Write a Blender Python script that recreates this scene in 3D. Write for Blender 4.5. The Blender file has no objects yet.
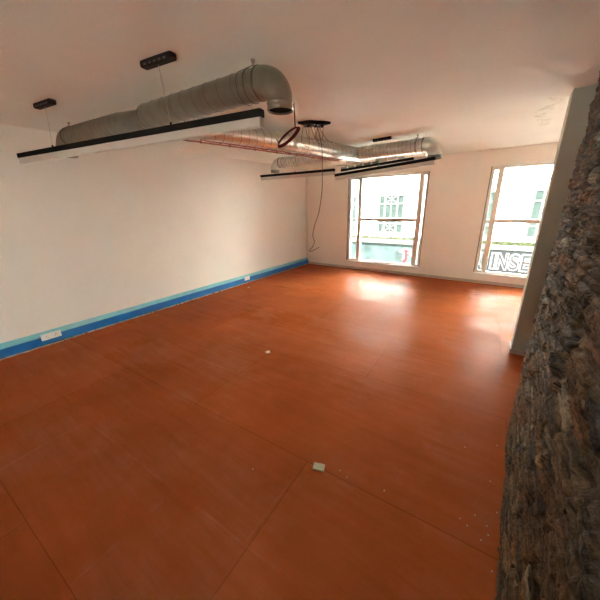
import bpy, bmesh, math, random
import numpy as np
from mathutils import Vector, Matrix, noise
random.seed(7)
SC = bpy.context.scene
COL = SC.collection
PI = math.pi
V = Vector

# ------------------------------------------------------------------ materials
def new_mat(name):
    m = bpy.data.materials.new(name); m.use_nodes = True
    nt = m.node_tree
    return m, nt, nt.nodes, nt.links, nt.nodes['Principled BSDF']

def plain(name, col, rough=.5, metal=0., nscale=0, namp=.08, bump=0, bscale=60, spec=.5):
    m, nt, N, L, b = new_mat(name)
    b.inputs['Base Color'].default_value = (*col, 1)
    b.inputs['Roughness'].default_value = rough
    b.inputs['Metallic'].default_value = metal
    b.inputs['Specular IOR Level'].default_value = spec
    tc = N.new('ShaderNodeTexCoord')
    if nscale:
        n = N.new('ShaderNodeTexNoise'); n.inputs['Scale'].default_value = nscale; n.inputs['Detail'].default_value = 5
        L.new(tc.outputs['Object'], n.inputs['Vector'])
        r = N.new('ShaderNodeMapRange'); r.inputs[3].default_value = 1 - namp; r.inputs[4].default_value = 1 + namp
        r.inputs[1].default_value = .25; r.inputs[2].default_value = .75
        L.new(n.outputs['Fac'], r.inputs[0])
        mx = N.new('ShaderNodeVectorMath'); mx.operation = 'SCALE'; mx.inputs[0].default_value = col
        L.new(r.outputs[0], mx.inputs['Scale']); L.new(mx.outputs[0], b.inputs['Base Color'])
    if bump:
        n2 = N.new('ShaderNodeTexNoise'); n2.inputs['Scale'].default_value = bscale; n2.inputs['Detail'].default_value = 4
        L.new(tc.outputs['Object'], n2.inputs['Vector'])
        bp = N.new('ShaderNodeBump'); bp.inputs['Strength'].default_value = bump; bp.inputs['Distance'].default_value = .01
        L.new(n2.outputs['Fac'], bp.inputs['Height']); L.new(bp.outputs[0], b.inputs['Normal'])
    return m

M = {}
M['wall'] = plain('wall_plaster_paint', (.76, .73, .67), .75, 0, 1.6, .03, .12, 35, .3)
M['wall_end'] = plain('wall_paint_lifted', (.88, .835, .775), .75, 0, 1.6, .03, .12, 35, .3)  # wall paint lightened to stand in for light the far wall lacks
M['ceiling'] = plain('ceiling_plaster', (.80, .785, .72), .85, 0, 1.2, .05, .2, 90, .2)
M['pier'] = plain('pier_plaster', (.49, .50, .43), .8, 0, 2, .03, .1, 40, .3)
M['white_frame'] = plain('white_window_metal', (.82, .81, .78), .4, 0, 5, .03)
M['grey_frame'] = plain('grey_window_metal', (.78, .75, .70), .4, 0, 8, .04)
M['grey_edge'] = plain('frame_edge_shade', (.22, .21, .19), .4, .1, 8, .04)
M['sill'] = plain('white_gloss_paint', (.82, .81, .79), .35, 0, 4, .02)
M['black'] = plain('black_powder_coat', (.006, .006, .006), .6, 0, 20, .1, spec=.2)
M['diffuser'] = plain('opal_diffuser', (.66, .63, .58), .5, 0, 8, .02)
M['cable'] = plain('fine_steel_cable', (.45, .42, .38), .4, .5, 30, .1)
M['dark_cable'] = plain('dark_cable', (.09, .035, .028), .5, 0, 30, .1)
M['red_cable'] = plain('red_cable', (.12, .004, .010), .6, 0, 30, .12, spec=.2)
M['copper'] = plain('red_pipe_sleeve', (.42, .13, .09), .45, .2, 20, .1)
M['blue'] = plain('blue_protective_film', (.005, .14, .41), .4, 0, 6, .12, .15, 25)
M['cyan'] = plain('pale_blue_trunking_top', (.20, .52, .58), .45, 0, 9, .10, .15, 25)
M['socket'] = plain('white_plastic', (.78, .76, .72), .4, 0, 9, .02)
M['socket_dark'] = plain('socket_hole_dark', (.10, .09, .085), .5, 0, 9, .02)
M['skirting'] = plain('skirting_paint', (.52, .46, .42), .6, 0, 6, .1)
M['dust'] = plain('plaster_dust', (.50, .44, .38), .9, 0, 12, .35, .3, 40)
M['scrap'] = plain('pale_card', (.40, .37, .24), .7, 0, 40, .1)
M['flake'] = plain('plaster_flake', (.55, .50, .44), .8, 0, 40, .1)
M['facade'] = plain('white_render', (.80, .80, .77), .8, 0, .6, .03)
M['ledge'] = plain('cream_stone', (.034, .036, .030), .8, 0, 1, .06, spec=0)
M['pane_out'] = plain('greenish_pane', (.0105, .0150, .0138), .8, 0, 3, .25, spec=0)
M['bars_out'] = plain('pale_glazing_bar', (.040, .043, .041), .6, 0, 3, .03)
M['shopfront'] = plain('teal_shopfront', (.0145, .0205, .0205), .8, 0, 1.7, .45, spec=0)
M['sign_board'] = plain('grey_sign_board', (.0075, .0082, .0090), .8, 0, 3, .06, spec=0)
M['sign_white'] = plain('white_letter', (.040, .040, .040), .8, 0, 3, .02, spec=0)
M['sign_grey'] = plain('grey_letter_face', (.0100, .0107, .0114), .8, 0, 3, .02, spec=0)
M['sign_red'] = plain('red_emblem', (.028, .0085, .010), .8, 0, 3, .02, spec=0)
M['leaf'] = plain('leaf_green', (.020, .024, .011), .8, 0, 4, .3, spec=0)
M['street'] = plain('pale_street_paving', (.19, .187, .183), .9, 0, 2, .1)
M['bounce_ground'] = plain('bounce_ground_pale', (.62, .60, .56), .8, 0, 3, .06)
M['blocker_dark'] = plain('sky_blocker_dark', (.08, .06, .05), .9, 0, 3, .1)
M['speck'] = plain('grey_speck', (.45, .38, .32), .8, 0, 30, .1)

def galv(name, col, rough, stripe=0):
    m, nt, N, L, b = new_mat(name)
    b.inputs['Metallic'].default_value = 1
    tc = N.new('ShaderNodeTexCoord')
    n = N.new('ShaderNodeTexNoise'); n.inputs['Scale'].default_value = 9; n.inputs['Detail'].default_value = 6
    L.new(tc.outputs['Object'], n.inputs['Vector'])
    cr = N.new('ShaderNodeValToRGB'); e = cr.color_ramp.elements
    e[0].position = .3; e[0].color = (col[0]*.78, col[1]*.78, col[2]*.78, 1)
    e[1].position = .7; e[1].color = (*col, 1)
    L.new(n.outputs['Fac'], cr.inputs[0]); L.new(cr.outputs[0], b.inputs['Base Color'])
    r = N.new('ShaderNodeMapRange'); r.inputs[3].default_value = rough - .07; r.inputs[4].default_value = rough + .1
    L.new(n.outputs['Fac'], r.inputs[0]); L.new(r.outputs[0], b.inputs['Roughness'])
    return m
M['galv'] = galv('galvanised_steel', (.35, .34, .295), .31)
M['galv_lit'] = galv('lit_galvanised_steel', (.78, .77, .73), .30)  # paler copy of the duct steel, window brightness put into the colour
M['galv_flex'] = galv('corrugated_aluminium', (.35, .34, .295), .42)
M['galv_smooth'] = galv('smooth_galvanised', (.33, .325, .28), .36)
M['duct_seam'] = plain('duct_seam_shadowless', (.16, .15, .13), .5, .8, 12, .1)
M['duct_shade'] = plain('duct_opening_shade', (.004, .004, .004), .9, 0, 12, .1, spec=.05)

def floor_mat():
    m, nt, N, L, b = new_mat('terracotta_floor_boards')
    tc = N.new('ShaderNodeTexCoord')
    mp = N.new('ShaderNodeMapping'); mp.inputs['Location'].default_value = (.82, -1.33, 0)
    mp.inputs['Rotation'].default_value = (0, 0, math.radians(-3))
    L.new(tc.outputs['Object'], mp.inputs['Vector'])
    # slight waviness of the seams
    br = N.new('ShaderNodeTexBrick'); br.inputs['Scale'].default_value = 1
    br.inputs['Brick Width'].default_value = 2.44; br.inputs['Row Height'].default_value = 1.22
    br.inputs['Mortar Size'].default_value = .003; br.inputs['Mortar Smooth'].default_value = .2
    br.inputs['Color1'].default_value = (.32, .080, .024, 1); br.inputs['Color2'].default_value = (.275, .068, .021, 1)
    br.inputs['Mortar'].default_value = (.20, .045, .012, 1)
    L.new(mp.outputs[0], br.inputs['Vector'])
    # broad blotches + fine streaks of wear
    def noise_(scale, vec, det=4, rough=.55):
        n = N.new('ShaderNodeTexNoise'); n.inputs['Scale'].default_value = scale
        n.inputs['Detail'].default_value = det; n.inputs['Roughness'].default_value = rough
        L.new(vec, n.inputs['Vector']); return n
    st = N.new('ShaderNodeMapping'); st.inputs['Scale'].default_value = (.8, 9, 1); st.inputs['Rotation'].default_value = (0, 0, .08)
    L.new(tc.outputs['Object'], st.inputs['Vector'])
    st2 = N.new('ShaderNodeMapping'); st2.inputs['Scale'].default_value = (6, .9, 1); st2.inputs['Rotation'].default_value = (0, 0, .05)
    L.new(tc.outputs['Object'], st2.inputs['Vector'])
    n1 = noise_(1.3, tc.outputs['Object']); n2 = noise_(1.6, st.outputs[0], 6, .65); n3 = noise_(1.2, st2.outputs[0], 6, .65)
    def mr(src, a, c, lo, hi):
        r = N.new('ShaderNodeMapRange'); r.inputs[1].default_value = a; r.inputs[2].default_value = c
        r.inputs[3].default_value = lo; r.inputs[4].default_value = hi; L.new(src, r.inputs[0]); return r.outputs[0]
    def mul(a, c):
        q = N.new('ShaderNodeMath'); q.operation = 'MULTIPLY'; L.new(a, q.inputs[0]); L.new(c, q.inputs[1]); return q.outputs[0]
    def add(a, c):
        q = N.new('ShaderNodeMath'); q.operation = 'ADD'; L.new(a, q.inputs[0]); L.new(c, q.inputs[1]); return q.outputs[0]
    f = mul(mr(n1.outputs['Fac'], .3, .7, .84, 1.12), mr(n2.outputs['Fac'], .3, .7, .93, 1.06))
    sc_ = N.new('ShaderNodeVectorMath'); sc_.operation = 'SCALE'; L.new(br.outputs['Color'], sc_.inputs[0]); L.new(f, sc_.inputs['Scale'])
    # dusty film in patches
    n4 = noise_(.9, tc.outputs['Object'], 7, .7)
    film = mul(mr(n4.outputs['Fac'], .48, .70, 0, .22), mr(n2.outputs['Fac'], .35, .65, .5, 1.2))
    mx = N.new('ShaderNodeMixRGB'); mx.inputs[2].default_value = (.42, .25, .16, 1)
    L.new(film, mx.inputs[0]); L.new(sc_.outputs[0], mx.inputs[1]); L.new(mx.outputs[0], b.inputs['Base Color'])
    rr = add(mr(n4.outputs['Fac'], .35, .7, .27, .42), mr(n2.outputs['Fac'], .3, .7, -.05, .06))
    L.new(rr, b.inputs['Roughness'])
    b2 = N.new('ShaderNodeTexBrick'); b2.inputs['Scale'].default_value = 1
    b2.inputs['Brick Width'].default_value = 1.22; b2.inputs['Row Height'].default_value = .61
    b2.inputs['Mortar Size'].default_value = .012; b2.inputs['Mortar Smooth'].default_value = 1.0
    b2.inputs['Color1'].default_value = (0, 0, 0, 1); b2.inputs['Color2'].default_value = (1, 1, 1, 1); b2.inputs['Mortar'].default_value = (.5, .5, .5, 1)
    wv = N.new('ShaderNodeVectorMath'); wv.operation = 'MULTIPLY_ADD'; wv.inputs[1].default_value = (.05, .05, 0)
    nw = noise_(2.0, tc.outputs['Object'], 3); L.new(nw.outputs['Color'], wv.inputs[0]); L.new(mp.outputs[0], wv.inputs[2]); L.new(wv.outputs[0], b2.inputs['Vector'])
    bw = N.new('ShaderNodeRGBToBW'); L.new(b2.outputs['Color'], bw.inputs[0])
    edge = mul(mr(b2.outputs['Fac'], 0, 1, 0, .16), mr(n4.outputs['Fac'], .50, .64, 0, 1))
    mxe = N.new('ShaderNodeMixRGB'); mxe.inputs[2].default_value = (.50, .34, .25, 1)
    L.new(edge, mxe.inputs[0]); L.new(mx.outputs[0], mxe.inputs[1]); L.new(mxe.outputs[0], b.inputs['Base Color'])
    rr2 = add(rr, mr(bw.outputs[0], 0, 1, -.08, .10)); L.new(rr2, b.inputs['Roughness'])
    L.new(mul(mr(n4.outputs['Fac'], .38, .62, .010, .0025), mr(n2.outputs['Fac'], .3, .7, .5, 1.5)), b.inputs['Specular IOR Level'])
    h = add(add(mr(n2.outputs['Fac'], 0, 1, 0, .4), mr(n3.outputs['Fac'], 0, 1, 0, .6)), mr(br.outputs['Fac'], 0, 1, 0, -1.0))
    n5 = noise_(.7, mp.outputs[0], 2)
    h = add(h, mr(n5.outputs['Fac'], 0, 1, 0, 2.2))
    bp = N.new('ShaderNodeBump'); bp.inputs['Strength'].default_value = .5; bp.inputs['Distance'].default_value = .011
    L.new(h, bp.inputs['Height']); L.new(bp.outputs[0], b.inputs['Normal'])
    return m
M['floor'] = floor_mat()

def brick_mat():
    m, nt, N, L, b = new_mat('old_brickwork')
    at = N.new('ShaderNodeVertexColor'); at.layer_name = 'Col'
    tc = N.new('ShaderNodeTexCoord')
    n = N.new('ShaderNodeTexNoise'); n.inputs['Scale'].default_value = 38; n.inputs['Detail'].default_value = 8; n.inputs['Roughness'].default_value = .7
    L.new(tc.outputs['Object'], n.inputs['Vector'])
    r = N.new('ShaderNodeMapRange'); r.inputs[1].default_value = .3; r.inputs[2].default_value = .7; r.inputs[3].default_value = .6; r.inputs[4].default_value = 1.4
    L.new(n.outputs['Fac'], r.inputs[0])
    s = N.new('ShaderNodeVectorMath'); s.operation = 'SCALE'; L.new(at.outputs['Color'], s.inputs[0]); L.new(r.outputs[0], s.inputs['Scale'])
    L.new(s.outputs[0], b.inputs['Base Color'])
    mp = N.new('ShaderNodeMapping'); mp.inputs['Scale'].default_value = (3.6, 3.6, 62); L.new(tc.outputs['Object'], mp.inputs['Vector'])
    n2 = N.new('ShaderNodeTexNoise'); n2.inputs['Scale'].default_value = 1.0; n2.inputs['Detail'].default_value = 9; n2.inputs['Roughness'].default_value = .72; n2.inputs['Distortion'].default_value = .6
    L.new(mp.outputs[0], n2.inputs['Vector'])
    r2 = N.new('ShaderNodeMapRange'); r2.inputs[1].default_value = .34; r2.inputs[2].default_value = .68; r2.inputs[3].default_value = .12; r2.inputs[4].default_value = 2.5  # streak contrast paints dark crevices and highlights into the colour
    L.new(n2.outputs['Fac'], r2.inputs[0])
    s2 = N.new('ShaderNodeVectorMath'); s2.operation = 'SCALE'; L.new(s.outputs[0], s2.inputs[0]); L.new(r2.outputs[0], s2.inputs['Scale']); L.new(s2.outputs[0], b.inputs['Base Color'])
    rr = N.new('ShaderNodeMapRange'); rr.inputs[1].default_value = .35; rr.inputs[2].default_value = .65; rr.inputs[3].default_value = .55; rr.inputs[4].default_value = .9; b.inputs['Specular IOR Level'].default_value = .12
    L.new(n.outputs['Fac'], rr.inputs[0]); L.new(rr.outputs[0], b.inputs['Roughness'])
    bp = N.new('ShaderNodeBump'); bp.inputs['Strength'].default_value = 1; bp.inputs['Distance'].default_value = .03
    ad = N.new('ShaderNodeMath'); ad.operation = 'MULTIPLY_ADD'; L.new(n2.outputs['Fac'], ad.inputs[0]); ad.inputs[1].default_value = 1.0; L.new(n.outputs['Fac'], ad.inputs[2])
    L.new(ad.outputs[0], bp.inputs['Height']); L.new(bp.outputs[0], b.inputs['Normal'])
    return m
M['brick'] = brick_mat()

def glass_mat():
    m = bpy.data.materials.new('window_glass'); m.use_nodes = True
    nt = m.node_tree; N = nt.nodes; L = nt.links; N.clear()
    o = N.new('ShaderNodeOutputMaterial'); t = N.new('ShaderNodeBsdfTransparent'); t.inputs[0].default_value = (.95, .98, .97, 1)
    g = N.new('ShaderNodeBsdfGlossy'); g.inputs['Roughness'].default_value = .02
    fr = N.new('ShaderNodeFresnel'); fr.inputs[0].default_value = 1.45
    mx = N.new('ShaderNodeMixShader'); L.new(fr.outputs[0], mx.inputs[0]); L.new(t.outputs[0], mx.inputs[1]); L.new(g.outputs[0], mx.inputs[2])
    L.new(mx.outputs[0], o.inputs[0]); return m
M['glass'] = glass_mat()

# ------------------------------------------------------------------ mesh helpers
def link(name, me, mat, parent=None, smooth=False):
    if mat is not None:
        me.materials.clear()
        for k in (mat if isinstance(mat, (list, tuple)) else [mat]): me.materials.append(k)
    if smooth:
        me.polygons.foreach_set('use_smooth', [True]*len(me.polygons))
    o = bpy.data.objects.new(name, me); COL.objects.link(o)
    if parent is not None:
        o.parent = parent
        o.matrix_parent_inverse = Matrix.Translation(-V(parent['_base'])) if '_base' in parent else Matrix()
    return o

class MB:
    def __init__(s): s.bm = bmesh.new()
    def box(s, lo, hi, bev=0, rot=None, org=None):
        lo, hi = V(lo), V(hi)
        r = bmesh.ops.create_cube(s.bm, size=1)
        vs = r['verts']; c = (lo+hi)/2; d = hi-lo
        for v in vs: v.co = V((v.co.x*d.x, v.co.y*d.y, v.co.z*d.z)) + c
        if bev:
            es = list({e for v in vs for e in v.link_edges})
            q = bmesh.ops.bevel(s.bm, geom=es, offset=bev, segments=2, affect='EDGES', profile=.5)
            vs = list({v for f in q['faces'] for v in f.verts} | {v for v in vs if v.is_valid})
        if rot is not None:
            og = V(org) if org is not None else c
            for v in vs: v.co = rot @ (v.co-og) + og
        return s
    def tube(s, pts, r, n=8, cap=True, closed=False):
        grid_tube(s.bm, pts, lambda d, a: r, n, cap, closed); return s
    def disc(s, c, r, axis=(0, 0, 1), h=.01, n=20):
        c = V(c); ax = V(axis).normalized()
        q = bmesh.ops.create_cone(s.bm, cap_ends=True, segments=n, radius1=r, radius2=r, depth=h)
        R = V((0, 0, 1)).rotation_difference(ax).to_matrix()
        for v in q['verts']: v.co = R @ v.co + c
        return s
    def done(s, name, mat, parent=None, smooth=False):
        me = bpy.data.meshes.new(name)
        bmesh.ops.recalc_face_normals(s.bm, faces=s.bm.faces[:])
        s.bm.to_mesh(me); s.bm.free()
        return link(name, me, mat, parent, smooth)

def grid_tube(bm, pts, rfun, n=24, cap=False, closed=False):
    pts = [V(p) for p in pts]; k = len(pts)
    T = []
    for i in range(k):
        a = pts[max(i-1, 0)] if not closed else pts[(i-1) % k]
        c = pts[min(i+1, k-1)] if not closed else pts[(i+1) % k]
        T.append((c-a).normalized())
    ref = V((0, 0, 1)) if abs(T[0].z) < .9 else V((1, 0, 0))
    nrm = (ref - T[0]*ref.dot(T[0])).normalized()
    d = 0; rings = []
    for i in range(k):
        if i:
            q = T[i-1].rotation_difference(T[i]); nrm = q @ nrm; d += (pts[i]-pts[i-1]).length
        nrm = (nrm - T[i]*nrm.dot(T[i])).normalized(); bn = T[i].cross(nrm)
        ring = []
        for j in range(n):
            a = 2*PI*j/n; rr = rfun(d, a)
            ring.append(bm.verts.new(pts[i] + (nrm*math.cos(a) + bn*math.sin(a))*rr))
        rings.append(ring)
    rng = range(k if closed else k-1)
    for i in rng:
        A, B = rings[i], rings[(i+1) % k]
        for j in range(n): bm.faces.new((A[j], A[(j+1) % n], B[(j+1) % n], B[j]))
    if cap and not closed:
        bm.faces.new(rings[0]); bm.faces.new(rings[-1])

def smooth_path(ctrl, step=.02):
    """Catmull-Rom through control points"""
    c = [V(p) for p in ctrl]; c = [c[0]*2-c[1]] + c + [c[-1]*2-c[-2]]
    out = []
    for i in range(1, len(c)-2):
        L_ = (c[i+1]-c[i]).length; m = max(2, int(L_/step))
        for q in range(m):
            t = q/m; p0, p1, p2, p3 = c[i-1], c[i], c[i+1], c[i+2]
            out.append(.5*((2*p1) + (p2-p0)*t + (2*p0-5*p1+4*p2-p3)*t*t + (3*p1-p0-3*p2+p3)*t**3))
    out.append(c[-2]); return out

def thing(name, loc, label, cat, group=None):
    o = bpy.data.objects.new(name, None); o.empty_display_size = .05; COL.objects.link(o)
    o.location = loc; o['_base'] = list(loc); o['label'] = label; o['category'] = cat
    if group: o['group'] = group
    return o
def tag(o, label, cat, group=None, kind=None):
    if label: o['label'] = label
    if cat: o['category'] = cat
    if group: o['group'] = group
    if kind: o['kind'] = kind
    return o
def struct(o, label=None, cat=None):
    o['kind'] = 'structure'
    if label: o['label'] = label
    if cat: o['category'] = cat
    return o

# ------------------------------------------------------------------ room
XL, YB, H, YR = -4.93, 7.31, 2.70, -3.0
XP, YP, XB, XR = .288, 3.93, .49, 1.95
W1 = (-3.585, -1.60); W2 = (-.447, 1.55); WZ = (.22, 2.39)
WT = .30

# floor
bm = MB(); bm.box((XL-.2, YR-.2, -.15), (XR+.2, YB+.15, 0))
struct(bm.done('floor', M['floor']), 'terracotta red floor boards across the empty room', 'floor')

# ceiling: gently uneven plaster with a peeling patch near the pier
b_ = bmesh.new(); nx, ny = 110, 160; vs = []
for j in range(ny+1):
    for i in range(nx+1):
        x = XL-.2 + (XR-XL+.4)*i/nx; y = YR-.2 + (YB-YR+.35)*j/ny
        z = H + .010*noise.noise(V((x*.9, y*.9, 3.1))) + .004*noise.noise(V((x*3, y*3, 1)))
        vs.append(b_.verts.new((x, y, z)))
for j in range(ny):
    for i in range(nx):
        a = j*(nx+1)+i; b_.faces.new((vs[a], vs[a+nx+1], vs[a+nx+2], vs[a+1]))
ext = bmesh.ops.extrude_face_region(b_, geom=b_.faces[:])
for g in ext['geom']:
    if isinstance(g, bmesh.types.BMVert): g.co.z = H+.2
s_ = MB(); s_.bm.free(); s_.bm = b_
struct(s_.done('ceiling', M['ceiling'], smooth=True), 'plain off white plaster ceiling', 'ceiling')

# peeling plaster patch on the ceiling beside the pier
b_ = MB()
for k in range(46):
    t = k/45; cx = .16 - .04*t + random.uniform(-.05, .05) + .05*math.sin(t*9); cy = 4.05 + 1.5*t
    rr = random.uniform(.02, .06); n = 7; ring = []
    for j in range(n):
        a = 2*PI*j/n; q = rr*random.uniform(.5, 1.1)
        ring.append(b_.bm.verts.new((cx+q*math.cos(a), cy+1.5*q*math.sin(a), H-.003+random.uniform(-.002, .004))))
    c0 = b_.bm.verts.new((cx, cy, H-.008-random.uniform(0, .004))); 
    top = [b_.bm.verts.new((v.co.x, v.co.y, H+.03)) for v in ring]
    for j in range(n):
        b_.bm.faces.new((ring[j], ring[(j+1) % n], c0)); b_.bm.faces.new((ring[j], top[j], top[(j+1) % n], ring[(j+1) % n]))
    b_.bm.faces.new(top[::-1])
pp = b_.done('trim_1', M['ceiling']); struct(pp, 'strip of flaking plaster on the ceiling beside the pier', 'plaster')

def wall_with_holes(name, x0, x1, y0, y1, z0, z1, holes, mat):
    xs = sorted({x0, x1, *[h[0] for h in holes], *[h[1] for h in holes]})
    m = MB(); bm = m.bm; zs = sorted({z0, z1, *[h[2] for h in holes], *[h[3] for h in holes]})
    vt = {}
    def v(x, y, z):
        k = (round(x, 4), round(y, 4), round(z, 4))
        if k not in vt: vt[k] = bm.verts.new(k)
        return vt[k]
    def solid(i, j):
        if i < 0 or j < 0 or i >= len(xs)-1 or j >= len(zs)-1: return False
        cx, cz = (xs[i]+xs[i+1])/2, (zs[j]+zs[j+1])/2
        return not any(h[0] < cx < h[1] and h[2] < cz < h[3] for h in holes)
    for i in range(len(xs)-1):
        for j in range(len(zs)-1):
            if not solid(i, j): continue
            a, b, c, d = xs[i], xs[i+1], zs[j], zs[j+1]
            for y in (y0, y1): bm.faces.new((v(a, y, c), v(b, y, c), v(b, y, d), v(a, y, d)))
            if not solid(i-1, j): bm.faces.new((v(a, y0, c), v(a, y1, c), v(a, y1, d), v(a, y0, d)))
            if not solid(i+1, j): bm.faces.new((v(b, y0, c), v(b, y1, c), v(b, y1, d), v(b, y0, d)))
            if not solid(i, j-1): bm.faces.new((v(a, y0, c), v(b, y0, c), v(b, y1, c), v(a, y1, c)))
            if not solid(i, j+1): bm.faces.new((v(a, y0, d), v(b, y0, d), v(b, y1, d), v(a, y1, d)))
    return m.done(name, mat)
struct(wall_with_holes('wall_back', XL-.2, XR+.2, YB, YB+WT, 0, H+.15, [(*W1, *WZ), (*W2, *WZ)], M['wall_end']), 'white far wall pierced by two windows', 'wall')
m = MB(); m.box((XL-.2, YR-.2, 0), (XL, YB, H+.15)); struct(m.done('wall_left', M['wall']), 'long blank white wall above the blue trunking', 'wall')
REAR_HOLES = [(-2.0, -.5, .25, .75)]  # unseen opening added to let bounced daylight onto the ceiling
struct(wall_with_holes('wall_rear', XL-.2, XR+.2, YR-.2, YR, 0, H+.15, REAR_HOLES, M['wall']), 'plain white wall behind the viewpoint', 'wall')
m = MB(); m.box((XR, YP, 0), (XR+.2, YB, H+.15)); struct(m.done('wall_right', M['wall']), 'white side wall beyond the pier', 'wall')
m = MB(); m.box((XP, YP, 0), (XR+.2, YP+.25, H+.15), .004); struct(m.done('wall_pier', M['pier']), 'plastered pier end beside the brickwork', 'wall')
m = MB(); m.box((XP-.004, YP-.012, 0), (XB+.03, YP, .055), .003); m.box((XP-.012, YP-.012, 0), (XP, YP+.25, .055), .003)
struct(m.done('baseboard_pier', M['skirting']), 'low grey skirting at the foot of the pier', 'skirting')
m = MB(); m.box((XL, YB-.014, .012), (XR, YB, .062), .003); struct(m.done('baseboard_back', M['skirting']), 'low grey skirting below the windows', 'skirting')

# brick wall: every brick, spall and joint modelled in a dense relief
def brick_wall():
    prof_y = [-3.2, 0, 1.15, 1.87, 2.47, 3.0, 3.5, 3.95]; prof_x = [.18, .205, .238, .257, .283, .345, .415, .492]
    ys = np.concatenate([np.arange(-3.0, .3, .05), np.arange(.3, YP+.02, .0085)]); zs = np.arange(-.02, H+.03, .0065)
    ny, nz = len(ys), len(zs)
    CH, CL = .078, .235
    rnd = random.Random(3); info = {}
    def br(i, j):
        k = (i, j)
        if k not in info:
            t = rnd.random()
            base = rnd.choice([(.120, .075, .045), (.105, .070, .047), (.140, .078, .040), (.090, .068, .050), (.140, .092, .055), (.085, .060, .042)]) if t < .93 else (.22, .19, .15)
            g = rnd.uniform(.75, 1.2)
            info[k] = (rnd.uniform(-.007, .009), rnd.uniform(-.05, .05), rnd.uniform(-.12, .12), tuple(c*g for c in base), rnd.uniform(-.03, .03), rnd.random())
        return info[k]
    co = np.empty((ny*nz, 3), np.float32); colr = np.ones((ny*nz, 4), np.float32); q = 0
    N_ = noise.noise
    for y in ys:
        bx = float(np.interp(y, prof_y, prof_x))
        for z in zs:
            wy = y + .022*N_(V((y*5, z*5, 0))) + .012*N_(V((y*17, z*17, 4)))
            wz = z + .012*N_(V((y*4.2, z*4.2, 7))) + .009*N_(V((y*19, z*19, 9)))
            j = math.floor(wz/CH); off = (j % 2)*.5*CL + .06*((j*37) % 11)/11
            i = math.floor((wy+off)/CL)
            d, ty, tz, c, sh, rn = br(i, j)
            u = (wy+off)/CL - i; v = wz/CH - j
            e = min(min(u, 1-u)*CL, min(v, 1-v)*CH)
            k = min(max((e-.002)/.016, 0), 1)*(.6+.4*min(1, max(0, z))); k = k*k*(3-2*k)
            f1 = N_(V((y*28, z*28, 2))); f2 = N_(V((y*9, z*9, 11)))
            f3 = N_(V((y*6, z*58, 21))); f4 = N_(V((y*60, z*60, 8)))
            rel = -.012 + k*(.015 + d + (u-.5)*CL*ty + (v-.5)*CH*tz) + .004*f1 + .004*f2 + .010*f3 + .006*f4 - .020*max(0, N_(V((y*6, z*14, 33)))-.32)/.2 + .012*N_(V((y*2, z*2, 5)))
            if rn < .12: rel -= .022*k        # spalled face
            co[q] = (bx - rel, y, z)
            mo = (.115, .088, .060); w = k*.85 + .15
            s = .95*(1 + .35*f2 + .6*f3)  # hollows darker, ridges lighter: crevice shade put into the colour
            colr[q, :3] = [max((.016, .011, .007)[n_], (c[n_]*w + mo[n_]*(1-w))*s*(.95, .80, .60)[n_]) for n_ in range(3)]
            q += 1
    idx = np.arange(ny*nz).reshape(ny, nz)
    fc = np.stack([idx[:-1, :-1], idx[:-1, 1:], idx[1:, 1:], idx[1:, :-1]], -1).reshape(-1, 4)
    # closed at the back so the wall has thickness
    n0 = ny*nz
    bk = np.array([(XR, ys[0], zs[0]), (XR, ys[0], zs[-1]), (XR, ys[-1], zs[-1]), (XR, ys[-1], zs[0])], np.float32)
    allco = np.vstack([co, bk])
    faces = [tuple(int(a) for a in f) for f in fc]
    faces += [(n0, n0+3, n0+2, n0+1),
              tuple([n0, n0+1] + [int(a) for a in idx[0, ::-1]]), tuple([n0+2, n0+3] + [int(a) for a in idx[-1, :]]),
              tuple([n0+3, n0] + [int(a) for a in idx[:, 0]]), tuple([n0+1, n0+2] + [int(a) for a in idx[::-1, -1]])]
    me = bpy.data.meshes.new('wall_brick'); me.from_pydata(allco.tolist(), [], faces)
    ca = me.color_attributes.new('Col', 'FLOAT_COLOR', 'POINT')
    ca.data.foreach_set('color', np.vstack([colr, np.tile([.1, .08, .06, 1], (4, 1))]).astype(np.float32).ravel())
    bmm = bmesh.new(); bmm.from_mesh(me); bmesh.ops.recalc_face_normals(bmm, faces=bmm.faces[:]); bmm.to_mesh(me); bmm.free()
    return link('wall_brick', me, M['brick'])
struct(brick_wall(), 'rough dark brown exposed brick wall on the right', 'wall')

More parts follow.
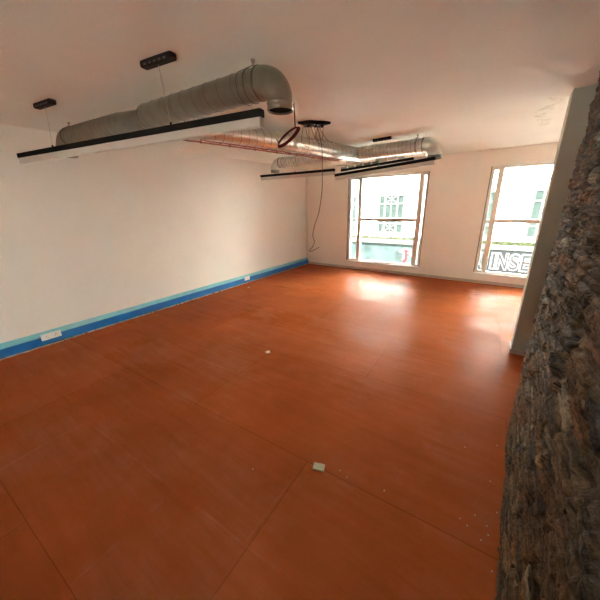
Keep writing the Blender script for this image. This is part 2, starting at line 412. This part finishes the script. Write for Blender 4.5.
# crumbs of mortar along the foot of the brick wall
# ------------------------------------------------------------------ windows
def window(idx, x0, x1, lab):
    z0, z1 = WZ; y = YB+.055; d = .05
    root = thing(f'window_{idx}', ((x0+x1)/2, y, z0), lab, 'window'); root['kind'] = 'structure'
    m = MB(); f = .045
    m.box((x0, y, z0), (x0+f, y+d, z1), .004); m.box((x1-f, y, z0), (x1, y+d, z1), .004)
    m.box((x0+f, y, z1-f), (x1-f, y+d, z1), .004); m.box((x0+f, y, z0), (x1-f, y+d, z0+f), .004)
    m.done('window_frame', M['white_frame'], root)
    ml, mr = x0+(.32 if idx == 1 else .185), x1-.16
    for c, h in ((ml, .045), (mr, .055)):
        m = MB(); m.box((c-h, y-.02, z0+f), (c+h, y+d+.02, z1-f), .005); m.done('mullion', M['grey_frame'], root)
    zt = 1.34
    m = MB(); m.box((ml+.035, y-.012, zt-.04), (mr-.035, y+d+.01, zt+.04), .005); m.done('transom', M['grey_frame'], root)
    for a, b in ((x0+f, ml-.035), (mr+.035, x1-f)):      # narrow side casements
        m = MB(); g = .022
        m.box((a, y+.004, z0+f), (a+g, y+d-.004, z1-f)); m.box((b-g, y+.004, z0+f), (b, y+d-.004, z1-f))
        m.box((a+g, y+.004, z1-f-g), (b-g, y+d-.004, z1-f)); m.box((a+g, y+.004, z0+f), (b-g, y+d-.004, z0+f+g))
        m.box((a+g, y+.004, zt-.014), (b-g, y+d-.004, zt+.014))
        s = m.done('casement', M['white_frame'], root)
        h = MB(); h.box((b-.03, y-.03, zt-.055), (b-.008, y+.004, zt-.02), .004); h.box((b-.085, y-.032, zt-.042), (b-.02, y-.018, zt-.026), .004)
        h.done('window_handle', M['white_frame'], s)
    for a, b, c, e in ((x0+f+.02, ml-.05, z0+f, z1-f), (mr+.05, x1-f-.02, z0+f, z1-f), (ml+.03, mr-.03, z0+f, zt-.025), (ml+.03, mr-.03, zt+.025, z1-f)):
        m = MB(); m.box((a, y+.022, c), (b, y+.028, e)); m.done('window_pane', M['glass'], root)
    m = MB(); m.box((x0+.001, YB-.034, z0-.03), (x1-.001, YB-.001, z0+.004), .004); m.box((x0+.001, YB-.033, z0+.0005), (x1-.001, y, z0+.012), .003)
    m.done('window_sill', M['sill'], root)
    m = MB()
    for a in (x0, x1-.016): m.box((a, YB-.010, z0+.013), (a+.016, y, z1-.001), .002)  # outer frame band kept dark to paint the shadow line around it
    m.done('frame_edge', M['grey_edge'], root)
    m = MB(); m.box((x0-.03, YB-.010, z1), (x1+.03, YB-.0005, z1+.022), .003)
    m.done('window_head_trim', M['white_frame'], root)
    return root
window(1, *W1, 'left window in the far wall, seen whole with a red emblem outside')
window(2, *W2, 'right window in the far wall, half hidden by the plastered pier')

# ------------------------------------------------------------------ blue trunking along the left wall
def extrude_profile(name, prof, y0, y1, mat, parent=None, wob=0):
    b = bmesh.new(); n = 60 if wob else 2; rings = []
    for k in range(n):
        y = y0+(y1-y0)*k/(n-1)
        rings.append([b.verts.new((XL + max(0, px + (wob*noise.noise(V((y*3, pz*9, 1))) if px > .02 else 0)), y, pz + (wob*noise.noise(V((y*2.3, 4, pz))) if 0 < pz and wob else 0))) for px, pz in prof])
    p = len(prof)
    for k in range(n-1):
        for j in range(p): b.faces.new((rings[k][j], rings[k][(j+1) % p], rings[k+1][(j+1) % p], rings[k+1][j]))
    b.faces.new(rings[0]); b.faces.new(rings[-1])
    s = MB(); s.bm.free(); s.bm = b
    return s.done(name, mat, parent)
bb = thing('baseboard_left', (XL, 2.15, 0), 'blue film covered trunking running along the foot of the long wall', 'trunking'); bb['kind'] = 'structure'
Y0, Y1 = YR, YB-.02
extrude_profile('trunking_face', [(0, .012), (.050, .012), (.056, .02), (.056, .118), (.050, .126), (0, .126)], Y0, Y1, M['blue'], bb, .003)
extrude_profile('trunking_top', [(0, .127), (.048, .127), (.046, .140), (.012, .182), (0, .186)], Y0, Y1, M['cyan'], bb, .005)  # paler blue on the sloped top
b_ = MB()
for k in range(150):            # ragged strip of plaster dust swept against the trunking
    y = -1 + 8.2*k/150 + random.uniform(-.02, .02); l = random.uniform(.03, .11); w = random.uniform(.008, .03)
    b_.box((XL+.045, y, -.0), (XL+.058+w, y+l, random.uniform(.004, .011)), .002, Matrix.Rotation(random.uniform(-.15, .15), 3, 'Z'))
dst = b_.done('plaster_dust', M['dust']); tag(dst, 'pale line of plaster dust swept along the foot of the blue trunking', 'dust', kind='stuff')

def socket(y, z, lab, w=.20, h=.082, gangs=2):
    x = XL+.056
    r = thing('wall_socket', (x, y, z), lab, 'socket', 'sockets on the blue trunking')
    m = MB(); m.box((x-.004, y-w/2, z-h/2), (x+.014, y+w/2, z+h/2), .004); m.done('socket_plate', M['socket'], r)
    for g in range(gangs):
        cy = y + (g-(gangs-1)/2)*w/gangs*.95
        m = MB()
        m.box((x+.013, cy-.004, z+.006), (x+.0155, cy+.004, z+.020)); m.box((x+.013, cy-.019, z-.016), (x+.0155, cy-.009, z-.010)); m.box((x+.013, cy+.009, z-.016), (x+.0155, cy+.019, z-.010))
        m.done('pin_holes', M['socket_dark'], r)
        m = MB(); m.box((x+.013, cy-.028, z+.018), (x+.018, cy-.012, z+.034), .002); m.done('rocker_switch', M['socket'], r)
    return r
socket(.90, .120, 'long white socket plate on the blue trunking, the nearer one', .22, .085, 2)
socket(4.64, .110, 'small white socket plate on the blue trunking near the far corner', .16, .085, 1)

# ------------------------------------------------------------------ ventilation ductwork
def seg(p, q, step=.007):
    p, q = V(p), V(q); n = max(2, int((q-p).length/step)); return [p.lerp(q, k/n) for k in range(n+1)]
def spiral(r, pitch, h, fine=0, fp=.012):
    def f(d, a):
        ph = ((d/pitch) - a/(2*PI)) % 1.0
        x = min(ph, 1-ph)*pitch
        rr = r + h*math.exp(-(x/.006)**2)
        if fine: rr += fine*math.sin(2*PI*(d/fp - a/(2*PI)))
        return rr
    return f
def pipe(name, pts, rf, mat, parent, n=36):
    b = bmesh.new(); grid_tube(b, pts, rf, n, False)
    s = MB(); s.bm.free(); s.bm = b
    # thickness: inner skin
    o = s.done(name, mat, parent, True)
    md = o.modifiers.new('skin', 'SOLIDIFY'); md.thickness = .003; md.offset = -1
    return o
def seam_line(name, pts, r, pitch, parent, w=.0028):
    """the raised spiral lock seam as a dark thin helix"""
    P = [V(p) for p in pts]; L_ = sum((P[k+1]-P[k]).length for k in range(len(P)-1)); n = int(L_/pitch*26)
    ax = (P[-1]-P[0]).normalized(); ref = V((0, 0, 1)); nr = (ref-ax*ref.dot(ax)).normalized(); bn = ax.cross(nr)
    path = []
    for k in range(n+1):
        t = k/n*L_; a = 2*PI*t/pitch; path.append(P[0]+ax*t+(nr*math.cos(a)+bn*math.sin(a))*r)
    m = MB(); m.tube(path, w, 5); return m.done(name, M['duct_seam'], parent, True)

ZD = 2.55
duct = thing('ventilation_duct', (-2.6, 3.3, ZD), 'silver spiral ventilation ductwork hung below the ceiling with four downturned branch ends', 'duct')
T0, T1 = V((-2.90, 1.86, ZD)), V((-2.315, 5.06, ZD))
RT, RB = .108, .098
pipe('main_duct', seg(T0, T1), spiral(RT, .11, .0035), M['galv_lit'], duct)
seam_line('spiral_seam', [T0, T1], RT+.002, .11, duct)
# end cap of the trunk at the far end
m = MB(); m.disc(T1, RT+.004, T1-T0, .02, 32); m.done('end_cap', M['galv_smooth'], duct)

def branch(p, q, r, pitch, mat, fine, down, smooth_elbow, rbend=.15):
    """straight run p -> q, then an elbow turning straight down at q, ending in a collar"""
    p, q = V(p), V(q); ax = (q-p).normalized()
    pts = seg(p, q)
    o = pipe('branch_duct', pts, spiral(r, pitch, .003, fine), mat, duct)
    seam_line('spiral_seam', [p, q], r+.0015, pitch, o if False else duct, .0024)
    arc = []
    dn = V((0, 0, -1))
    for k in range(19):
        a = PI/2*k/18; arc.append(q + ax*rbend*math.sin(a) + dn*rbend*(1-math.cos(a)))
    if smooth_elbow: rf = lambda d, a: r*1.01 - .012*min(1, d/.23)
    else: rf = lambda d, a: r + .0022*math.sin(2*PI*d/.013)
    arc2 = []
    for k in range(len(arc)-1): arc2 += [arc[k].lerp(arc[k+1], t) for t in (0, .33, .66)]
    arc2.append(arc[-1])
    e = pipe('elbow', arc2, rf, M['galv_smooth'] if smooth_elbow and r < .099 and q.y < 3 else mat, duct)
    end = arc[-1]; rc = r - (.011 if smooth_elbow else .002)
    c = pipe('collar', seg(end+V((0, 0, .004)), end+dn*.045, .004), lambda d, a: rc + (.005 if d < .012 or .034 < d < .044 else .0015), M['galv'], duct)
    m = MB(); m.disc(end+dn*.030, rc-.003, (0, 0, 1), .003, 32); m.done('outlet_shade', M['duct_shade'], duct)  # black disc stands in for the shade inside the open end
    for s in (.012, .10):                     # joint bands where the elbow slips on
        b0 = q - ax*s; m = MB(); m.tube([b0-ax*.006, b0+ax*.006], r+.006, 36); m.done('joint_band', M['duct_seam'] if s < .05 else M['galv'], duct, True)
    return end
# near pair
E1 = branch((-2.86, 1.665, ZD), (-1.545, 1.765, ZD), RB, .135, M['galv'], 0, True, True, .145)
E2 = branch((-3.30, 1.63, ZD), (-4.34, 1.52, ZD), RB, .085, M['galv_flex'], .0016, True, False, .145)
# smooth elbow carrying the left near branch into the trunk
ctr = [V((-3.30, 1.63, ZD)), V((-3.20, 1.64, ZD)), V((-3.08, 1.665, ZD)), V((-2.98, 1.72, ZD)), V((-2.92, 1.80, ZD)), V((-2.90, 1.87, ZD))]
pipe('trunk_elbow', smooth_path(ctr, .012), lambda d, a: RB - .012*math.sin(PI*min(1, d/.5)), M['galv_smooth'], duct)
# rounded shoulder closing the inner end of the right near branch, let into the trunk
sh = smooth_path([(-2.86, 1.665, ZD), (-2.905, 1.685, ZD), (-2.915, 1.735, ZD), (-2.905, 1.80, ZD)], .008)
pipe('shoulder', sh, lambda d, a: RB+.001, M['galv_smooth'], duct)
# far pair
E3 = branch((-2.23, 4.96, ZD), (-1.20, 4.93, ZD), .100, .06, M['galv_lit'], .0014, True, False, .16)
E4 = branch((-2.50, 4.86, ZD), (-3.90, 4.86, ZD), .088, .06, M['galv_lit'], .0014, True, False, .13)

# wire hangers: one top-level thing for each
def hanger(c, ax, r, lab, slant=.0):
    c = V(c); ax = V(ax).normalized(); t = V((c.x+slant, c.y, H-.001))
    h = thing('wire_hanger', t, lab, 'hanger', 'wire hangers holding the ductwork')
    m = MB(); m.disc((t.x, t.y, H-.008), .014, (0, 0, 1), .02, 14); m.disc((t.x, t.y, H-.026), .007, (0, 0, 1), .02, 10); m.done('ceiling_hook', M['cable'], h)
    for s in (-.03, .03):
        up = V((0, 0, 1)); sd = ax.cross(up).normalized(); loop = [t-V((0, 0, .03))]
        for k in range(25):
            a = PI*.25 + (2*PI-PI*.5)*k/24
            loop.append(c + ax*s + (up*math.cos(a) + sd*math.sin(a))*(r+.007))
        loop.append(t-V((0, 0, .03)))
        m = MB(); m.tube(loop, .0022, 5); m.done('wire_loop', M['dark_cable'], h)
hanger((-1.66, 1.757, ZD), (1, .076, 0), RB, 'wire hanger looped round the smooth ended near branch on the right', .05)
hanger((-4.28, 1.526, ZD), (1, .105, 0), RB, 'wire hanger at the leftmost end of the ductwork', -.02)
hanger((-1.34, 4.934, ZD), (1, -.03, 0), .10, 'wire hanger on the far branch above the left window', .03)
hanger((-3.48, 4.86, ZD), (1, 0, 0), .088, 'wire hanger on the far branch near the room corner', .02)

# two thin red pipes clipped along the side of the trunk
tax = (T1-T0).normalized(); side = V((-tax.y, tax.x, 0))
for k, (off, zz, s0, lab) in enumerate(((.125, 2.458, .40, 'upper thin reddish pipe clipped beside the main duct'), (.168, 2.445, .15, 'lower thin reddish pipe clipped beside the main duct'))):
    p0 = T0 + tax*s0 + side*off; p0.z = zz; p1 = T0 + tax*2.95 + side*off; p1.z = zz
    r = thing('service_pipe', p0, lab, 'pipe', 'red pipes beside the main duct')
    pts = [p0.lerp(p1, t/60) + V((0, 0, .006*noise.noise(V((t*.5, k, 0))))) for t in range(61)]
    m = MB(); m.tube(pts, .0085, 8); m.done('pipe_run', M['copper'], r, True)
    for t in range(6, 60, 8):
        m = MB(); c = pts[t]; m.box((c.x-.005, c.y-.012, c.z-.012), (c.x+.005, c.y+.012, c.z+.012), .002); m.tube([c, V((c.x+.02, c.y, H-.013))], .0025, 5)
        m.done('pipe_clip', M['dark_cable'], r)

# ------------------------------------------------------------------ linear pendant lights
def pendant(p, q, canopies, lab, hb=.044, hw=.056, wd=.05):
    """slim bar lamp from p to q (bottom of black housing line) with canopies on the ceiling"""
    p, q = V(p), V(q); ax = (q-p); Ln = ax.length; c = (p+q)/2
    r = thing('linear_pendant_light', c, lab, 'pendant light', 'linear pendant lights')
    yaw = math.atan2(ax.y, ax.x); pit = math.asin(ax.z/Ln)
    R = Matrix.Rotation(yaw, 3, 'Z') @ Matrix.Rotation(-pit, 3, 'Y')
    m = MB(); m.box(c-V((Ln/2, wd/2, -.0)), c+V((Ln/2, wd/2, hb)), .004, R, c); m.done('housing', M['black'], r)
    m = MB(); m.box(c-V((Ln/2-.004, wd/2-.003, hw)), c+V((Ln/2-.004, wd/2-.003, .001)), .006, R, c); m.done('diffuser', M['diffuser'], r)
    for (cx, cy, t) in canopies:
        Rz = Matrix.Rotation(yaw, 3, 'Z')
        m = MB(); o = V((cx, cy, H)); m.box(o-V((.15, .030, .040)), o+V((.15, .030, .006)), .014, Rz, o); cn = m.done('canopy', M['black'], r)
        m = MB()
        for k in range(-2, 3): m.box(o+V((k*.046-.014, -.032, -.032)), o+V((k*.046+.014, .032, -.020)), .002, Rz, o)
        m.done('canopy_vent', M['socket_dark'], cn)
        e = p.lerp(q, t); e.z += hb-.002
        m = MB(); m.tube([V((cx, cy, H-.04)), e], .0020, 5); m.done('suspension_cable', M['cable'], r)
        m = MB(); m.disc(e+V((0, 0, .010)), .008, (0, 0, 1), .024, 10); m.done('cable_gripper', M['black'], r)
    return r
pendant((-4.406, 1.034, 2.29), (-1.349, 1.528, 2.27), [(-3.68, 1.152, .22), (-2.09, 1.348, .745)], 'near black and white bar lamp below the ductwork, largest of the hanging lamps')
pendant((-4.24, 4.655, 2.29), (-2.62, 4.78, 2.29), [(-3.45, 4.75, .5)], 'thin black and white bar lamp at far left, ending just before the left window')
pendant((-2.615, 4.80, 2.203), (-.955, 4.60, 2.290), [(-1.80, 4.78, .49)], 'tilted black and white bar lamp hanging in front of the left window head')

# black slim track with spot clips behind the tilted lamp
tr = thing('lighting_track', (-2.1, 5.27, 2.385), 'slim black track hung behind the tilted bar lamp, dotted with small silver clips', 'track')
A, B = V((-2.80, 5.38, 2.36)), V((-1.40, 5.16, 2.41)); ax = (B-A); yaw = math.atan2(ax.y, ax.x)
c = (A+B)/2; R = Matrix.Rotation(yaw, 3, 'Z') @ Matrix.Rotation(-math.asin(ax.z/ax.length), 3, 'Y')
m = MB(); m.box(c-V((ax.length/2, .02, .02)), c+V((ax.length/2, .02, .02)), .003, R, c); m.done('track_rail', M['black'], tr)
for t in (.03, .15, .27, .39, .51):
    e = A.lerp(B, t)
    m = MB(); m.box(e+V((-.045, -.022, .02)), e+V((.03, .022, .055)), .008); m.disc(e+V((.05, 0, .045)), .022, (1, -.2, .3), .05, 14); m.done('spot_clip', M['galv_smooth'], tr)
for t in (.08, .9):
    e = A.lerp(B, t); m = MB(); m.tube([e, V((e.x, e.y, H-.012))], .002, 5); m.done('suspension_rod', M['cable'], tr)

# grey damper box under the far branch
dx = thing('control_box', (-2.0, 5.38, 2.43), 'small grey metal box with fittings tucked under the far branch', 'box')
m = MB(); m.box((-2.12, 5.36, 2.43), (-1.90, 5.52, 2.56), .006); m.done('box_body', M['grey_frame'], dx)
m = MB(); m.box((-1.905, 5.38, 2.45), (-1.74, 5.50, 2.52), .01); m.box((-1.745, 5.40, 2.45), (-1.62, 5.48, 2.50), .01); m.done('box_fitting', M['socket'], dx)
m = MB(); m.box((-2.03, 5.41, 2.56), (-1.99, 5.47, H+.002)); m.done('box_bracket', M['cable'], dx)

# ------------------------------------------------------------------ cables
# cut-out / back box on the ceiling with a bunch of cables
jx = thing('ceiling_cable_box', (-2.12, 3.34, H), 'black open box on the ceiling with a tangle of thin wires hanging out', 'junction box')
m = MB()
ring = [(-.20, .02), (-.10, -.05), (-.05, -.06), (.02, -.05), (.10, -.055), (.20, -.02), (.10, .05), (.03, .06), (-.09, .055)]
ca, sa = math.cos(.8), math.sin(.8)
bt = [m.bm.verts.new((-2.12+x*ca-y*sa, 3.34+x*sa+y*ca, H-.024-.012*(abs(x) < .2))) for x, y in ring]; tp = [m.bm.verts.new((v.co.x, v.co.y, H+.008)) for v in bt]
m.bm.faces.new(bt); m.bm.faces.new(tp[::-1])
for k in range(len(ring)): m.bm.faces.new((bt[k], bt[(k+1) % len(ring)], tp[(k+1) % len(ring)], tp[k]))
m.done('box_body', M['black'], jx)
for k, xx in enumerate((-.11, -.07, -.03, .02, .06, .10)):
    m = MB(); c = V((-2.12+xx*ca, 3.34+xx*sa, H-.045)); m.box(c-V((.018, .03, .012)), c+V((.014, .03, .012)), .004, Matrix.Rotation(.8+random.uniform(-.4, .4), 3, 'Z')); m.done('terminal_block', M['black'] if k % 2 else M['socket_dark'], jx)
for k in range(8):
    x = -.13 + .036*k; s = V((-2.12+x*ca, 3.34+x*sa-.02, H-.03))
    sag = random.uniform(.26, .34); ex = random.uniform(-.10, .16)
    e = V((s.x+ex, s.y+random.uniform(-.06, .12), s.z-random.uniform(.16, .28)))
    mid = s.lerp(e, .5) + V((random.uniform(-.05, .05), -.03, -sag*.25))
    m = MB(); m.tube(smooth_path([s, s+V((.0, 0, -.05)), mid, e], .02), .0028, 5); m.done('loose_wire', M['dark_cable'], jx)
# long cable trailing from the box almost to the floor
pts = [(-2.10, 3.36, 2.67), (-2.09, 3.42, 2.55), (-2.076, 3.45, 2.402), (-2.072, 3.45, 2.1), (-2.075, 3.45, 1.928), (-2.12, 3.45, 1.66), (-2.19, 3.45, 1.48), (-2.225, 3.45, 1.34), (-2.20, 3.45, 1.24), (-2.24, 3.45, 1.16), (-2.292, 3.45, 1.118), (-2.262, 3.44, 1.105), (-2.19, 3.43, 1.135), (-2.10, 3.42, 1.18)]
m = MB(); m.tube(smooth_path(pts, .02), .0042, 6)
tag(m.done('hanging_cable', M['dark_cable'], None, True), 'long thin dark cable dangling from the ceiling box in front of the room corner', 'cable')
# coil of red cable hanging from the near right elbow
ec = E1 + V((.098, .02, -.04))
pts = [ec+V((0, 0, .03)), ec+V((.004, 0, -.03)), ec+V((.012, -.005, -.118))]
m = MB(); m.tube(smooth_path(pts, .01), .0045, 6)
cc = ec+V((-.058, -.005, -.160))
for k in range(4):
    lp = []
    for j in range(40):
        a = 2*PI*j/40; q = 1+.05*k+random.uniform(-.004, .004)
        lp.append(cc + V((.88, .05, .46))*(.092*q*math.cos(a)) + V((-.45, .0, .87))*(.024*q*math.sin(a)) + V((0, .005*k, -.002*k)))
    m.tube(lp, .0035, 5, False, True)
m.tube([cc+V((-.075, 0, -.035)), cc+V((-.095, .01, -.02)), cc+V((-.11, .01, .0))], .003, 5)
tag(m.done('cable_coil', M['red_cable'], None, True), 'coil of dark red cable hanging from the open end of the near duct', 'cable')

# ------------------------------------------------------------------ bits on the floor
m = MB(); m.box((-.835, 1.262, 0), (-.755, 1.318, .010), .003, Matrix.Rotation(.35, 3, 'Z'))
tag(m.done('card_scrap', M['scrap']), 'pale yellowish scrap of card lying on the floor in the foreground', 'scrap')
def flake(x, y, r, lab, group=None, mat='flake', h=.006):
    m = MB(); n = 7; vt = []
    for j in range(n):
        a = 2*PI*j/n; q = r*random.uniform(.65, 1.1); vt.append(m.bm.verts.new((x+q*math.cos(a), y+q*math.sin(a), 0)))
    up = [m.bm.verts.new((v.co.x*.8+x*.2, v.co.y*.8+y*.2, h)) for v in vt]
    m.bm.faces.new(vt); m.bm.faces.new(up)
    for j in range(n): m.bm.faces.new((vt[j], vt[(j+1) % n], up[(j+1) % n], up[j]))
    tag(m.done('plaster_flake', M[mat]), lab, 'flake', group)
flake(-2.194, 2.343, .035, 'white plaster flake on the bare floor in the middle of the room')
flake(-4.55, 4.36, .028, 'white plaster flake on the floor by the blue trunking')
SPK = [(.20, 1.45), (.235, 1.62), (.17, 1.40), (.10, 1.44), (.13, 1.53), (.19, 1.83), (.226, 1.27), (.06, 1.46), (-.36, 1.38), (-.60, 1.33), (-.66, 1.35), (.02, 2.05), (.215, 2.2), (-1.17, 1.02), (.19, 1.50)]
for k, (x, y) in enumerate(SPK):
    flake(x, y, .0055, 'tiny pale crumb of mortar on the floor near the foot of the brick wall' if x > -.2 else 'tiny pale crumb on the floor in the open foreground',
          'mortar crumbs by the brick wall' if x > -.2 else 'crumbs in the open foreground', 'speck', .004)

# ------------------------------------------------------------------ outside: street and building opposite
YF = 17.0
m = MB(); m.box((-40, YB+.6, -3.9), (40, YF+12, -3.7)); g = m.done('street', M['street']); struct(g, 'grey street below the windows', 'street')
bd = thing('building', (-2.5, YF, -3.7), 'white building across the street with barred upper windows', 'building')
m = MB(); m.box((-26, YF, -.15), (20, YF+8, 24)); m.done('facade_wall', M['facade'], bd)
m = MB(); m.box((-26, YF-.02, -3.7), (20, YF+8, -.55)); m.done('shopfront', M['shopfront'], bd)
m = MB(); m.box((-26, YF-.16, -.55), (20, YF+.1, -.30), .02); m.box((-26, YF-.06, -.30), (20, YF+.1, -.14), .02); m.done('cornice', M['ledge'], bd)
def far_window(cx, w=1.42, z0=.08, z1=2.16):
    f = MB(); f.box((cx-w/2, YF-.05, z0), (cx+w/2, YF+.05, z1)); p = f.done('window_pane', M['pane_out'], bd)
    m = MB(); t = .035; y0, y1 = YF-.10, YF-.052
    for fx in (-.5, -.25, .25, .5): m.box((cx+fx*w-t, y0, z0), (cx+fx*w+t, y1, z1))
    for z in (z0+.02, z0+.52, z1-.47, z1-.02): m.box((cx-w/2, y0, z-t*.8), (cx+w/2, y1, z+t*.8))
    m.box((cx-.018, y0+.01, z0), (cx+.018, y1, z1)); 
    m.tube([V((cx-w*.25, YF-.1, z0+.05)), V((cx+w*.25, YF-.1, z0+.5))], .02, 5); m.tube([V((cx+w*.25, YF-.1, z0+.05)), V((cx-w*.25, YF-.1, z0+.5))], .02, 5)
    m.tube([V((cx-w*.25, YF-.1, z1-.03)), V((cx+w*.25, YF-.1, z1-.44))], .02, 5); m.tube([V((cx+w*.25, YF-.1, z1-.03)), V((cx-w*.25, YF-.1, z1-.44))], .02, 5)
    m.done('glazing_bars', M['bars_out'], p)
for cx in (-14.2, -11.3, -8.42, -5.58, -1.35, 1.48, 4.7): far_window(cx)
# leafy growth along the ledge
b = bmesh.new()
for k in range(1600):
    x = random.choice([random.uniform(-1.3, -.5), random.uniform(-.5, 1.4), random.uniform(-9, -4)])
    z = -.27 + abs(random.gauss(0, .12)); y = YF-.115+random.uniform(-.03, .03); s = random.uniform(.02, .05)
    d1 = V((random.uniform(-1, 1), random.uniform(-1, 1), random.uniform(-1, 1))).normalized()*s; d2 = d1.orthogonal().normalized()*s*.6
    c = V((x, y, z)); b.faces.new([b.verts.new(c-d1), b.verts.new(c+d2), b.verts.new(c+d1), b.verts.new(c-d2)])
s_ = MB(); s_.bm.free(); s_.bm = b
tag(s_.done('ledge_foliage', M['leaf']), 'sparse greenery growing along the ledge of the building opposite', 'plants', kind='stuff')

# shop sign with outlined capitals
sg = thing('shop_sign', (.1, YF-.05, -1.05), 'grey sign board with white outlined capitals seen through the right window', 'sign')
m = MB(); m.box((-1.75, YF-.13, -1.62), (1.95, YF-.022, -.58), .01); m.done('sign_board', M['sign_board'], sg)
def text_mesh(ch, off, depth):
    cu = bpy.data.curves.new('glyph', 'FONT'); cu.body = ch; cu.size = 1; cu.align_x = 'CENTER'; cu.offset = off; cu.extrude = depth
    o = bpy.data.objects.new('glyph', cu); COL.objects.link(o)
    dg = bpy.context.evaluated_depsgraph_get(); dg.update()
    me = bpy.data.meshes.new_from_object(o.evaluated_get(dg))
    bpy.data.objects.remove(o); bpy.data.curves.remove(cu)
    return me
zc = -1.09; HT = .70
for ch, x, w in (('R', -.80, .36), ('I', -.27, .10), ('N', .10, .36), ('S', .57, .32), ('E', 1.02, .32)):
    outer, inner = text_mesh(ch, .075, .012), text_mesh(ch, .0, .008)
    b0 = [v.co for v in inner.vertices]
    x0, x1 = min(v.x for v in b0), max(v.x for v in b0); y0, y1 = min(v.y for v in b0), max(v.y for v in b0)
    for me, yy in ((outer, YF-.135), (inner, YF-.152)):
        for v in me.vertices:
            c = v.co.copy(); v.co = V((x+(c.x-(x0+x1)/2)/(x1-x0)*w, yy-c.z, zc+(c.y-(y0+y1)/2)/(y1-y0)*HT))
    L_ = link('letter', outer, M['sign_white'], sg)
    link('letter_face', inner, M['sign_grey'], L_)
# red and white emblem on the shopfront seen through the left window
em = thing('shop_emblem', (-4.50, YF-.04, -1.1), 'red and white umbrella shaped emblem on the teal shopfront opposite', 'emblem')
def plate(name, outline, y0, y1, mat, parent):
    m = MB(); a = [m.bm.verts.new((x, y0, z)) for x, z in outline]; c = [m.bm.verts.new((x, y1, z)) for x, z in outline]
    m.bm.faces.new(a); m.bm.faces.new(c[::-1])
    for k in range(len(a)): m.bm.faces.new((a[k], a[(k+1) % len(a)], c[(k+1) % len(c)], c[k]))
    return m.done(name, mat, parent)
ex, ez = -4.52, -1.0
plate('emblem_canopy', [(ex-.42, ez-.02), (ex-.30, ez+.16), (ex-.08, ez+.26), (ex+.14, ez+.22), (ex+.36, ez+.08), (ex+.42, ez-.06), (ex+.30, ez-.26), (ex+.2, ez-.10), (ex+.0, ez-.06), (ex-.2, ez-.08)], YF-.06, YF-.022, M['sign_white'], em)
plate('emblem_mark', [(ex-.16, ez+.10), (ex+.0, ez+.16), (ex+.22, ez+.06), (ex+.06, ez+.0), (ex+.10, ez-.30), (ex+.02, ez-.58), (ex-.14, ez-.62), (ex-.10, ez-.46), (ex-.02, ez-.34), (ex-.04, ez-.02)], YF-.075, YF-.061, M['sign_red'], em)
plate('emblem_stem', [(ex-.18, ez-.08), (ex-.05, ez-.08), (ex-.05, ez-.36), (ex-.16, ez-.48), (ex-.24, ez-.44), (ex-.16, ez-.34)], YF-.072, YF-.060, M['sign_white'], em)

# added behind the room, unseen: ground bounces light, wall and slab block sky
m = MB(); m.box((-14, -16, -.25), (8, YR-.21, -.08)); struct(m.done('bounce_ground', M['bounce_ground']), 'added unseen ground bouncing sunlight up into the room', 'bounce_ground')
m = MB(); m.box((-14, -8.4, -.25), (8, -8.1, 2.9)); struct(m.done('sky_blocker_wall', M['blocker_dark']), 'added unseen dark wall blocking the low sky behind the rear opening', 'wall')
m = MB(); m.box((-9, YR-2.6, H+.16), (6, YR-.19, H+.3)); struct(m.done('sun_blocker', M['ceiling']), 'added unseen slab keeping sun out of the rear opening', 'sun_blocker_slab')

# ------------------------------------------------------------------ light
w = bpy.data.worlds.new('World'); SC.world = w; w.use_nodes = True
bg = w.node_tree.nodes['Background']; bg.inputs[0].default_value = (1, .93, .84, 1); bg.inputs[1].default_value = 2.5
sun = bpy.data.lights.new('sun', 'SUN'); sun.energy = 14; sun.angle = math.radians(12); sun.color = (1, .97, .92)
so = bpy.data.objects.new('sun', sun); COL.objects.link(so); so.rotation_euler = (math.radians(38), 0, math.radians(12))
for x0, x1 in (W1, W2):      # portals guide the daylight sampling at each opening
    l = bpy.data.lights.new('window_daylight', 'AREA'); l.shape = 'RECTANGLE'; l.size = x1-x0; l.size_y = WZ[1]-WZ[0]; l.cycles.is_portal = True
    o = bpy.data.objects.new('window_daylight', l); COL.objects.link(o); o.location = ((x0+x1)/2, YB+WT+.02, sum(WZ)/2); o.rotation_euler = (-PI/2, 0, 0)

# ------------------------------------------------------------------ camera
R_ = V((.817, .577, -.022)); U_ = V((-.167, .272, .948)); F_ = V((-.552, .770, -.318))
yaw, pit, rol = .622, .324, -.023
cy, sy, cp, sp = math.cos(yaw), math.sin(yaw), math.cos(pit), math.sin(pit)
F_ = V((-sy*cp, cy*cp, -sp)); r0 = V((cy, sy, 0)); u0 = r0.cross(F_)
R_ = r0*math.cos(rol)+u0*math.sin(rol); U_ = -r0*math.sin(rol)+u0*math.cos(rol)
cam = bpy.data.cameras.new('camera'); co = bpy.data.objects.new('camera', cam); COL.objects.link(co)
mm = Matrix((R_, U_, -F_)).transposed().to_4x4(); mm.translation = (0, 0, 1.75); co.matrix_world = mm
cam.sensor_width = 36; cam.lens = 283.65/600*36; cam.clip_start = .02
SC.camera = co

SC.view_settings.view_transform = 'Standard'; SC.view_settings.look = 'None'; SC.view_settings.gamma = 1
SC.view_settings.use_curve_mapping = False
SC.view_settings.exposure = 3.7
SC.cycles.use_denoising = True; SC.cycles.sample_clamp_indirect = 6
SC.cycles.max_bounces = 16; SC.cycles.diffuse_bounces = 10; SC.cycles.glossy_bounces = 6; SC.cycles.transparent_max_bounces = 12
for o in list(bpy.data.objects):
    if '_base' in o: del o['_base']
